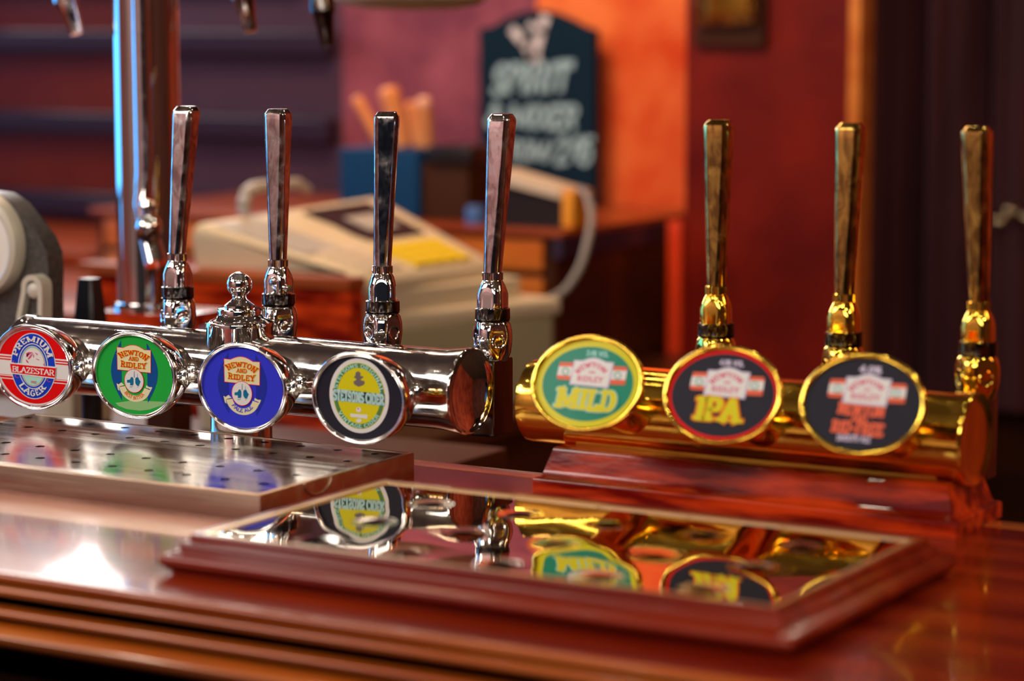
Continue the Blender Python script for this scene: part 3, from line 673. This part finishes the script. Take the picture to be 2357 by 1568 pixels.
b = MB().lathe([(.029, .066), (.0315, .074), (.0330, .088), (.0328, .121), (.0336, .1240), (.0330, .1254), (.0300, .1262), (.0235, .1288), (.0210, .1320), (.0216, .1366), (.0205, .1384), (.0148, .1390), (.0146, .1412), (.0126, .1428), (.0075, .1468), (.0064, .1490), (.0070, .1502)] +
             [(.0124 * math.cos(R(a)), .1612 + .0124 * math.sin(R(a))) for a in range(-60, 91, 10)], (-1.4745, TY, 0), n=72); part(b, 'finial', chrome_clean, cf, sharp=40)
for c, f in (((-1.662, 1.9, .0778), art_blazestar), ((-1.5357, 1.9, .0789), lambda fr: art_ridley(fr, 'green', 'navy', 'BEST BITTER', 'orange', 'palegreen')),
             ((-1.4087, 1.9, .0765), lambda fr: art_ridley(fr, 'royal', 'royal2', 'PALE ALE', 'royal', None)), ((-1.2788, 1.9, .0768), art_cider)):
    badge(cf, c, 0, f, 'chrome')
YT = 2.043
for x, lean, ph in ((-1.5945, (.004, .014), -PI / 2 + .10), (-1.4700, (.000, .003), -PI / 2 + .16), (-1.3475, (.004, .004), -PI / 2 + .50), (-1.2245, (.002, .014), -PI / 2 + .10)):
    v = tap(cf, x, YT, .1365, lean, ph, chrome_smudged, chrome_clean, chrome_dark, (.028, 0))
    if x == -1.4700: part(MB().tube([(x + .012, YT - .006, .154), (x + .0235, YT - .013, .154)], .0034, 20), 'locking_pin', chrome_clean, v)

# ---------------------------------------------------------------- brass beer font on its plinth
bf = thing('brass_beer_font', (-.919, 1.985, 0), 'brass beer font on a red mahogany plinth with three oval badges and levers', 'beer font')
BY, BZ = 1.982, .0745
b = MB().lathe([(.034, -1.1440), (.0372, -1.1425), (.0378, -1.136), (TR, -1.132), (TR, -.742), (.0386, -.734), (.0392, -.7285)], (0, BY, BZ), 'x', 72, cap1=False); part(b, 'horizontal_tube', brass, bf, sharp=50)
b = MB().lathe([(.0392, -.7287), (.0396, -.7262), (.0384, -.7246), (.0366, -.7250), (.0352, -.7268), (.028, -.7275), (.0005, -.7278)], (0, BY, BZ), 'x', 72, cap0=False); part(b, 'end_cap', brass, bf, sharp=60)
pl = MB()
def plinth_ring(x0, x1, y0, y1, z): return [(x0, y0, z), (x1, y0, z), (x1, y1, z), (x0, y1, z)]
base = [(0, 0), (0, .0112), (.0004, .0126), (.0014, .0137), (.0028, .0142), (.0052, .0145), (.0060, .0152)]
base += [(.0060 + .0070 * k / 4, .0152 + (.0375 - .0152) * k / 4) for k in range(1, 5)] + [(.0136, .0392), (.0148, .0404), (.0166, .0412)]
pl.rings([plinth_ring(-1.1175 + d, -.7225 - d, 1.933 + d, 2.040 - d, z) for d, z in base], smooth=True)
part(pl, 'plinth', wood_red, bf, sharp=50)
part(MB().box(-1.09, -.75, 1.9600, 2.012, .0405, .0500, .002), 'saddle', brass, bf)
for c, f in (((-1.0277, 1.87, .112), art_mild), ((-.9019, 1.87, .112), art_ipa), ((-.7792, 1.87, .1138), art_smooth)):
    badge(bf, c, 21, f, 'brass')
for x, lean, ph in ((-.9925, (.000, .001), -PI / 2 + .10), (-.8700, (.001, .006), -PI / 2 + .02), (-.7480, (-.003, -.006), -PI / 2 + .02)):
    tap(bf, x, YT, .1365, lean, ph, brass_smudged, brass, chrome_dark, (.030, 0))

# ---------------------------------------------------------------- grey tilting tap head at the far left
gt = thing('grey_beer_font', (-1.90, 2.15, 0), 'grey metal beer font with pale round face and riveted bracket at the left edge', 'beer font')
body = [(-1.995, .030), (-1.995, .212), (-1.955, .224), (-1.925, .222), (-1.903, .2120), (-1.866, .176), (-1.8575, .160), (-1.8560, .140), (-1.8575, .112), (-1.8575, .045), (-1.87, .030)]
bm_ = MB().prism(body, 2.150, 2.176, 'y'); part(bm_, 'housing', grey_metal, gt)
b = MB().lathe([(.060, 0), (.0600, -.010), (.0575, -.016), (.0520, -.0185), (.0480, -.0165), (.047, -.012)], (-1.947, 2.151, .166), 'y', 64); part(b, 'face_rim', grey_trim, gt)
b = MB().lathe([(.0475, -.0125), (.03, -.0150), (.001, -.0160)], (-1.947, 2.151, .166), 'y', 64, cap0=False); part(b, 'round_face', white_face, gt)
br = MB(); 
path = [(-1.893, .020), (-1.8935, .05), (-1.889, .090), (-1.8815, .118)] + [(-1.8665 - .0150 * math.cos(R(a)), .1215 + .0150 * math.sin(R(a))) for a in range(15, 166, 15)] + [(-1.8520, .112), (-1.8535, .08), (-1.8550, .020)]
outer = path; inner = []
for i, (x, z) in enumerate(path):
    a = Vector(path[max(i - 1, 0)]); c = Vector(path[min(i + 1, len(path) - 1)]); t = (c - a).normalized(); inner.append((x + t.y * .0062, z - t.x * .0062))
R_ = []
for (ox, oz), (ix, iz) in zip(outer, inner): R_.append([(ox, 2.134, oz), (ix, 2.134, iz), (ix, 2.151, iz), (ox, 2.151, oz)])
br.rings(R_, True, True, smooth=False); part(br, 'bracket', grey_trim, gt)
part(MB().box(-1.8905, -1.8535, 2.1425, 2.151, .020, .112, .002), 'bracket_plate', grey_metal, gt)
b = MB().lathe([(.0095, .004), (.0095, -.003), (.0082, -.0065), (.0045, -.0088), (.0005, -.0094)], (-1.8655, 2.1415, .1190), 'y', 32); part(b, 'rivet', grey_trim, gt)
part(MB().lathe([(.042, 0), (.042, .006), (.036, .010), (.034, .032)], (-1.90, 2.19, 0), n=40), 'base', grey_metal, gt)

# black lever standing behind the chrome tube
bl = thing('black_tap_lever', (-1.882, 2.25, -.10), 'small black tapered tap lever standing behind the chrome tube, left of the chrome levers', 'tap lever')
def sq(cx, cy, h, z, c=.25):
    q = h * (1 - c); return [(cx + q, cy - h, z), (cx + h, cy - q, z), (cx + h, cy + q, z), (cx + q, cy + h, z), (cx - q, cy + h, z), (cx - h, cy + q, z), (cx - h, cy - q, z), (cx - q, cy - h, z)]
part(MB().rings([sq(-1.882, 2.25, h, z) for h, z in ((.0155, .060), (.0150, .072), (.0104, .1195), (.0094, .1215))], smooth=False), 'lever', black_gloss, bl)
part(MB().lathe([(.016, -.10), (.012, -.09), (.012, .05), (.014, .06)], (-1.882, 2.25, 0), n=32), 'stem', black_gloss, bl)
solid('rear_shelf', MB().box(-2.35, -1.55, 2.20, 2.62, -.125, -.10, .002), wood_dark, 'dark wooden shelf behind the bar carrying the black lever and the tall chrome column', 'shelf')

# tall chrome fountain with nozzles hanging from its beam
fp_ = thing('fountain_stand', (-1.94, 2.46, -.10), 'small dark red wooden stand on a post carrying the tall chrome column', 'stand')
part(MB().box(-2.005, -1.875, 2.40, 2.51, .046, .062, .002), 'stand_top', wood_red, fp_)
part(MB().box(-1.965, -1.925, 2.45, 2.49, -.10, .046), 'post', wood_dark, fp_)
tf = thing('tall_chrome_fountain', (-1.943, 2.45, -.10), 'tall chrome drinks fountain, thick column with flared foot and hanging nozzles at the top edge', 'beer font')
fx, fy = -1.954, 2.45
part(MB().lathe([(.046, .062), (.046, .067), (.043, .071), (.0396, .072)] , (fx, fy, 0), n=64), 'foot', chrome_clean, tf)
part(MB().lathe([(.0396, .072), (.0396, .62)], (fx, fy, 0), n=72), 'column', chrome_clean, tf)
part(MB().tube([(fx + .030, fy - .046, .54), (fx + .030, fy - .046, .24), (fx + .032, fy - .050, .195), (fx + .044, fy - .056, .155), (fx + .058, fy - .062, .125)], [.011, .011, .012, .013, .014], 20), 'spout_pipe', chrome, tf)
tv = part(MB().lathe([(.011, -.012), (.014, -.006), (.016, .004), (.014, .012), (.008, .018), (.008, .026), (.011, .030), (.009, .036)], (fx + .052, fy - .066, .165), n=32), 'side_valve', chrome, tf)
part(MB().tube([(-2.25, 2.45, .585), (-1.55, 2.45, .585)], .036, 48), 'beam', chrome_clean, tf)
for (x, y, zb, lx) in ((-2.040, 2.425, .395, .017), (-1.857, 2.53, .397, .010), (-1.776, 2.575, .380, .006)):
    t_ = Vector((-lx, 0, .045)).normalized() if x < -2 else Vector((-lx, 0, .045)).normalized()
    p0 = Vector((x, y, zb)); 
    part(MB().tube([p0, p0 + t_ * .003, p0 + t_ * .038, p0 + t_ * .042, p0 + t_ * .05, p0 + t_ * .085, Vector((x - lx * 2.4, 2.46, .57))], [.0078, .0086, .0125, .0155, .0155, .0140, .0140], 28), 'nozzle', chrome_smudged if x != -1.776 else chrome_dark, tf)

# ---------------------------------------------------------------- back counter, cabinets
bc = thing('back_counter', (-2.9, 3.6, FZ), 'dark wooden back counter running along the wall under the till', 'back counter')
part(MB().box(-5.2, -1.90, 2.86, 3.98, -.205, -.175, .003), 'counter_top', wood_dark, bc)
part(MB().box(-5.18, -1.925, 2.90, 3.97, FZ, -.205), 'cabinet_body', wood_dark, bc)
ls = thing('raised_wooden_counter', (-3.6, 3.37, -.175), 'raised red-brown wooden counter section on the far left with a dark front', 'counter')
part(MB().box(-5.18, -2.53, 3.10, 3.635, -.075, -.050, .003), 'counter_top', wood_left, ls)
part(MB().box(-5.16, -2.55, 3.13, 3.63, -.175, -.075), 'counter_body', wood_back, ls)
sc_ = thing('side_counter', (-4.1, 3.9, -.175), 'slightly higher red-brown counter section against the panelled wall, far left', 'counter')
part(MB().box(-5.16, -3.06, 3.645, 4.15, -.175, -.045), 'counter_body', wood_back, sc_)
part(MB().box(-5.17, -3.055, 3.64, 4.15, -.045, -.022, .003), 'counter_top', wood_left, sc_)
ts = thing('till_stand', (-2.24, 3.2, -.175), 'red mahogany stand beneath the raised part of the cream till', 'stand')
part(MB().box(-2.50, -2.285, 3.03, 3.41, -.175, .030), 'stand_body', wood_red, ts)
part(MB().box(-2.50, -2.030, 2.995, 3.03, -.175, .030), 'front_board', wood_red, ts)
part(MB().box(-2.52, -2.026, 2.985, 3.03, .030, .0455, .002), 'stand_top', wood_back, ts)
wu = thing('drawer_cabinet', (-2.56, 3.92, -.175), 'low wooden drawer cabinet carrying the chalkboard, with a dark overhanging top', 'cabinet')
part(MB().box(-3.05, -2.055, 3.65, 4.185, .052, .0625, .002), 'cabinet_top', wood_back, wu)
part(MB().box(-2.074, -2.056, 3.652, 4.183, .018, .0515), 'top_edging', rail_navy, wu)
part(MB().box(-3.04, -2.075, 3.665, 4.18, -.175, .052), 'cabinet_body', wood_dark, wu)
for z0, z1 in ((-.005, .045), (-.070, -.018), (-.140, -.084)):
    d = part(MB().box(-3.02, -2.095, 3.655, 3.666, z0, z1, .002), 'drawer_front', wood_amber, wu)
    part(MB().lathe([(.004, 0), (.004, -.008), (.009, -.014), (.007, -.020), (.001, -.022)], (-2.55, 3.655, (z0 + z1) / 2), 'y', 16), 'drawer_knob', brass_dark, d)

# ---------------------------------------------------------------- till
tl = thing('cash_register', (-2.12, 3.2, -.175), 'cream cash register with sloping keyboard, dark display and yellow keys, on the back counter', 'cash register')
TA, TB, TC, TD = (Vector(p) for p in ((-2.32, 3.01, .1135), (-2.26, 3.42, .1315), (-2.030, 3.40, .0375), (-2.050, 3.07, .0395)))
def dk(u, v, h=0):
    """u: 0 high edge .. 1 low edge, v: 0 near .. 1 far"""
    p = (TA * (1 - v) + TB * v) * (1 - u) + (TD * (1 - v) + TC * v) * u; return (p.x, p.y, p.z + h)
b = MB(); rr = []
for v, e in ((-.0, .010), (.012, .003), (.03, .0), (.94, 0), (.98, .004), (1.0, .012)):
    top = [dk(0, v, -.030), dk(-.005, v, -.012 - e), dk(.01, v, -.003 - e), dk(.04, v, -e)] + [dk(u, v, -e) for u in (.3, .6, .92)] + [dk(.97, v, -.003 - e), dk(.995, v, -.010 - e * .5), dk(1.0, v, -.020)]
    bot = [(dk(1.0, v)[0] - .004, dk(1.0, v)[1], .010), (dk(.9, v)[0], dk(.9, v)[1], .0455 if v < .0 else .010), (dk(.86, v)[0], dk(.86, v)[1], .0465), (dk(.02, v)[0], dk(.02, v)[1], .0465)]
    rr.append(top + bot)
b.rings(rr, smooth=True); part(b, 'keyboard_housing', till_cream, tl, sharp=45)
def deck(u0, u1, v0, v1, h0, h1, mb=None):
    mb = mb or MB(); mb.rings([[dk(u, v, h) for u, v in ((u0, v0), (u1, v0), (u1, v1), (u0, v1))] for h in (h0, h1)], smooth=False); return mb
part(deck(.10, .56, .50, .86, -.002, .0035), 'display', dark_screen, tl)
part(deck(.26, .46, .60, .78, .0030, .0045), 'display_readout', till_grey, tl)
part(deck(.10, .62, .03, .26, -.002, .003), 'receipt_cover', till_grey, tl)
kb = MB()
for i in range(4):
    for j in range(4): deck(.66 + i * .075, .725 + i * .075, .42 + j * .11, .515 + j * .11, -.001, .005, kb)
part(kb, 'yellow_keys', till_yellow, tl)
kb = MB()
for i in range(4):
    for j in range(2): deck(.62 + i * .08, .69 + i * .08, .10 + j * .13, .20 + j * .13, -.001, .004, kb)
part(kb, 'cream_keys', cream_plastic, tl)
def block(poly, z0, z1, bev, name, m):
    bm = bmesh.new(); lo = [bm.verts.new((x, y, z0)) for x, y in poly]; hi = [bm.verts.new((x, y, z1)) for x, y in poly]; n = len(poly)
    bm.faces.new(lo[::-1]); bm.faces.new(hi)
    for i in range(n): bm.faces.new((lo[i], lo[(i + 1) % n], hi[(i + 1) % n], hi[i]))
    bmesh.ops.bevel(bm, geom=bm.edges[:], offset=bev, segments=4, affect='EDGES', profile=.6)
    bm.verts.index_update(); mb = MB(); mb.add([v.co.copy() for v in bm.verts], [[v.index for v in f.verts] for f in bm.faces], True); bm.free()
    return part(mb, name, m, tl)
block([(-2.072, 3.045), (-1.990, 3.405), (-2.22, 3.46), (-2.26, 3.06)], -.020, .014, .005, 'middle_body', till_cream)
block([(-2.080, 3.035), (-1.935, 3.440), (-2.22, 3.47), (-2.265, 3.05)], -.046, -.018, .010, 'drawer_rim', till_cream)
block([(-2.066, 3.060), (-1.945, 3.430), (-2.22, 3.46), (-2.25, 3.06)], -.175, -.042, .006, 'cash_drawer', till_body)
part(MB().tube([(-2.30, 3.111, .118), (-2.30, 3.111, .138), (-2.30, 3.118, .150), (-2.30, 3.135, .156), (-2.30, 3.16, .158), (-2.30, 3.25, .156), (-2.30, 3.28, .145)], [.010, .010, .010, .010, .009, .009, .006], 16), 'paper_arm', till_grey, tl)

# ---------------------------------------------------------------- things on the drawer cabinet
CT = .0625
bx = solid('blue_box', MB().box(-2.556, -2.392, 3.74, 3.86, CT, .182, .004), blue_box, 'deep blue open box holding pale wooden sticks, on the drawer cabinet', 'box')
for n_, (xb, yb, xt, yt, zt, r, m_, lab) in enumerate(((-2.505, 3.80, -2.545, 3.78, .268, .0105, tan_wood, 'tan wooden stick leaning left, leftmost in the blue box'), (-2.462, 3.80, -2.478, 3.78, .286, .0175, tan_wood, 'thickest and tallest orange-tan stick in the middle of the blue box'),
        (-2.428, 3.80, -2.438, 3.79, .262, .0110, tan_wood, 'thin tan stick just right of the thickest one in the blue box'), (-2.410, 3.80, -2.405, 3.78, .270, .0125, tan_wood, 'upright tan stick with a pale pink rounded tip, rightmost in the blue box'))):
    p0, p1 = Vector((xb, yb, .186)), Vector((xt, yt, zt)); d = (p1 - p0)
    st = thing('wooden_stick', tuple(p0), lab, 'stick', 'wooden sticks in the blue box')
    part(MB().tube([p0, p0 + d * .3, p0 + d * .85], [r * .9, r, r], 20), 'shaft', m_, st)
    part(MB().tube([p0 + d * .85, p0 + d * .95, p1, p1 + d * .03], [r * 1.02, r * 1.02, r * .85, r * .4], 20), 'tip', tan_pale if n_ == 3 else m_, st)
bb = thing('brown_box', (-2.34, 3.79, CT), 'brown cardboard box with a black top, between the blue box and the chalkboard', 'box')
part(MB().box(-2.388, -2.296, 3.75, 3.86, CT, .160, .002), 'carton', brown_box, bb)
part(MB().box(-2.375, -2.285, 3.74, 3.85, .160, .192, .008), 'lid', black_gloss, bb)
solid('small_pot', MB().lathe([(.018, 0), (.018, .024), (.014, .03)], (-2.262, 3.72, CT), n=28), mat('blue_plastic', (.03, .10, .30), .45), 'small blue plastic pot standing beside the black device on the cabinet', 'pot')
cb = thing('chalkboard', (-2.383, 4.14, CT), 'dark arched chalkboard with handwritten white lettering leaning on the wall', 'chalkboard')
bt = [(-2.507, CT + .001), (-2.507, .388), (-2.480, .392)] + [(-2.480 + .194 * k / 12, .392 + .030 * math.sin(PI * k / 12)) for k in range(1, 12)] + [(-2.286, .392), (-2.262, .386), (-2.259, CT + .001)]
part(MB().prism(bt, 4.135, 4.155, 'y'), 'slate_panel', slate, cb)
def chalkfr(u, v): return (u, 4.1343, v)
tx = MB(); tx.use(chalk)
def chalktext(t, x0, x1, z0, z1, h, mb, wgt=.26):
    for q, k in lettering(t, lambda s: (x0 + (x1 - x0) * s, z0 + (z1 - z0) * s, .22, 1), h, wgt=wgt, sw=wgt * .8, serif=0, gap=.06):
        mb.rings([[(x, 4.1340 - k * .0001, z) for x, z in q], [(x, 4.1352, z) for x, z in q]], smooth=False)
chalktext('SPIRIT', -2.480, -2.317, .268, .276, .050, tx); chalktext('& MIXER', -2.490, -2.300, .206, .206, .040, tx); chalktext('FROM/', -2.460, -2.350, .145, .145, .034, tx); chalktext('2.95', -2.343, -2.270, .142, .142, .046, tx)
part(tx, 'handwriting', None, cb, fix=False)
em = MB(); em.use(chalk_white)
def stroke(pts, w_):
    for i in range(len(pts) - 1):
        a, c = Vector(pts[i]), Vector(pts[i + 1]); t = (c - a).normalized(); n_ = Vector((-t.y, t.x)) * w_ / 2; a2, c2 = a - t * w_ * .3, c + t * w_ * .3
        em.rings([[(p.x, y, p.y) for p in (a2 + n_, a2 - n_, c2 - n_, c2 + n_)] for y in (4.1340, 4.1352)], smooth=False)
stroke([(-2.433, .385), (-2.410, .362), (-2.390, .338)], .017); stroke([(-2.365, .408), (-2.373, .385), (-2.385, .345)], .018); stroke([(-2.397, .395), (-2.377, .385)], .012); stroke([(-2.397, .345), (-2.383, .330)], .020)
part(em, 'chalk_emblem', None, cb, fix=False)
cr = thing('counter_device', (-2.13, 3.72, CT), 'black sloping counter device with a pale top strip and amber end', 'device')
part(MB().prism([(-2.205, CT + .001), (-2.205, .136), (-2.085, .112), (-2.072, CT + .001)], 3.70, 3.76, 'y'), 'body', black_gloss, cr)
part(MB().prism([(-2.212, .138), (-2.210, .156), (-2.085, .128), (-2.080, .112)], 3.692, 3.765, 'y'), 'top_strip', cream_plastic, cr)
part(MB().box(-2.082, -2.060, 3.695, 3.765, CT + .001, .126, .005), 'end_cap', amber_plastic, cr)
ck = []
P = [(-2.060, 3.72, .128), (-2.035, 3.70, .118), (-2.005, 3.66, .085), (-1.992, 3.62, .045), (-1.994, 3.60, .010), (-2.010, 3.58, -.025), (-2.040, 3.56, -.050), (-2.045, 3.53, -.10), (-2.045, 3.50, -.160)]
for i in range(len(P) - 1):
    p0, p1, p2, p3 = [Vector(P[max(0, min(len(P) - 1, i + d))]) for d in (-1, 0, 1, 2)]
    for k in range(6):
        t = k / 6; ck.append(.5 * ((2 * p1) + (p2 - p0) * t + (2 * p0 - 5 * p1 + 4 * p2 - p3) * t * t + (3 * p1 - p0 - 3 * p2 + p3) * t ** 3))
ck.append(Vector(P[-1]))
solid('power_cable', MB().tube(ck, .0062, 12), cable_grey, 'grey cable looping down in front of the orange wall and cabinet side', 'cable')

# cream lampshade at the top edge
lp = thing('hanging_lamp', (-1.963, 3.055, .423), 'cream bowl-shaped hanging lamp cut by the top edge of the photo', 'lamp')
part(MB().lathe([(.001, .4230), (.06, .4245), (.095, .430), (.108, .440), (.116, .470), (.112, .53), (.07, .58), (.02, .60)], (-1.963, 3.055, 0), n=64), 'lamp_shade', cream_shade, lp)
part(MB().tube([(-1.963, 3.055, .598), (-1.963, 3.055, CZ)], .006, 12), 'rod', brass_dark, lp)

# brass plate on the pillar
bp = thing('brass_plate', (-1.92, 3.99, .36), 'square brass fitting on a dark backing board, high on the red pillar', 'plate')
part(MB().box(-1.985, -1.853, 3.985, 3.999, .362, .55, .002), 'backing', wood_dark, bp)
part(MB().box(-1.974, -1.862, 3.965, 3.985, .397, .52, .006), 'plate', brass_smudged, bp)
part(MB().box(-1.945, -1.868, 3.955, 3.966, .412, .51, .004), 'plate_face', brass, bp)
# brass knobs glinting at the right edge
kr = thing('brass_knob_rail', (-1.62, 4.70, .02), 'row of small brass knobs glinting against the dark curtain at the right edge', 'rail')
part(MB().tube([(-1.70, 4.69, .030), (-1.45, 4.69, .030)], .006, 12), 'rail_bar', brass_dark, kr)
for x, z in ((-1.675, .022), (-1.652, .042), (-1.618, .032), (-1.585, .030), (-1.55, .030)):
    part(MB().lathe([(.001, -.010)] + [(.0125 * math.cos(R(a)), .0125 * math.sin(R(a))) for a in range(-80, 91, 17)], (x, 4.675, z), n=20), 'knob', plate_rim, kr)
# things glimpsed under the chrome tube
gb = thing('ice_bucket', (-2.10, 2.50, -.10), 'cream and grey container glimpsed under the chrome tube beside the black lever', 'container')
part(MB().box(-2.145, -2.098, 2.47, 2.55, -.10, -.012, .004), 'container_body', cream_plastic, gb)
part(MB().box(-2.150, -2.094, 2.465, 2.555, -.012, .008, .003), 'container_lid', till_grey, gb)
jg = thing('cream_jug', (-1.95, 2.56, -.10), 'small cream jug standing on the rear shelf, right behind the first chrome lever', 'jug')
part(MB().lathe([(.022, -.10), (.026, -.06), (.024, .0), (.020, .035), (.021, .045)], (-1.945, 2.57, 0), n=32), 'jug_body', cream_plastic, jg)
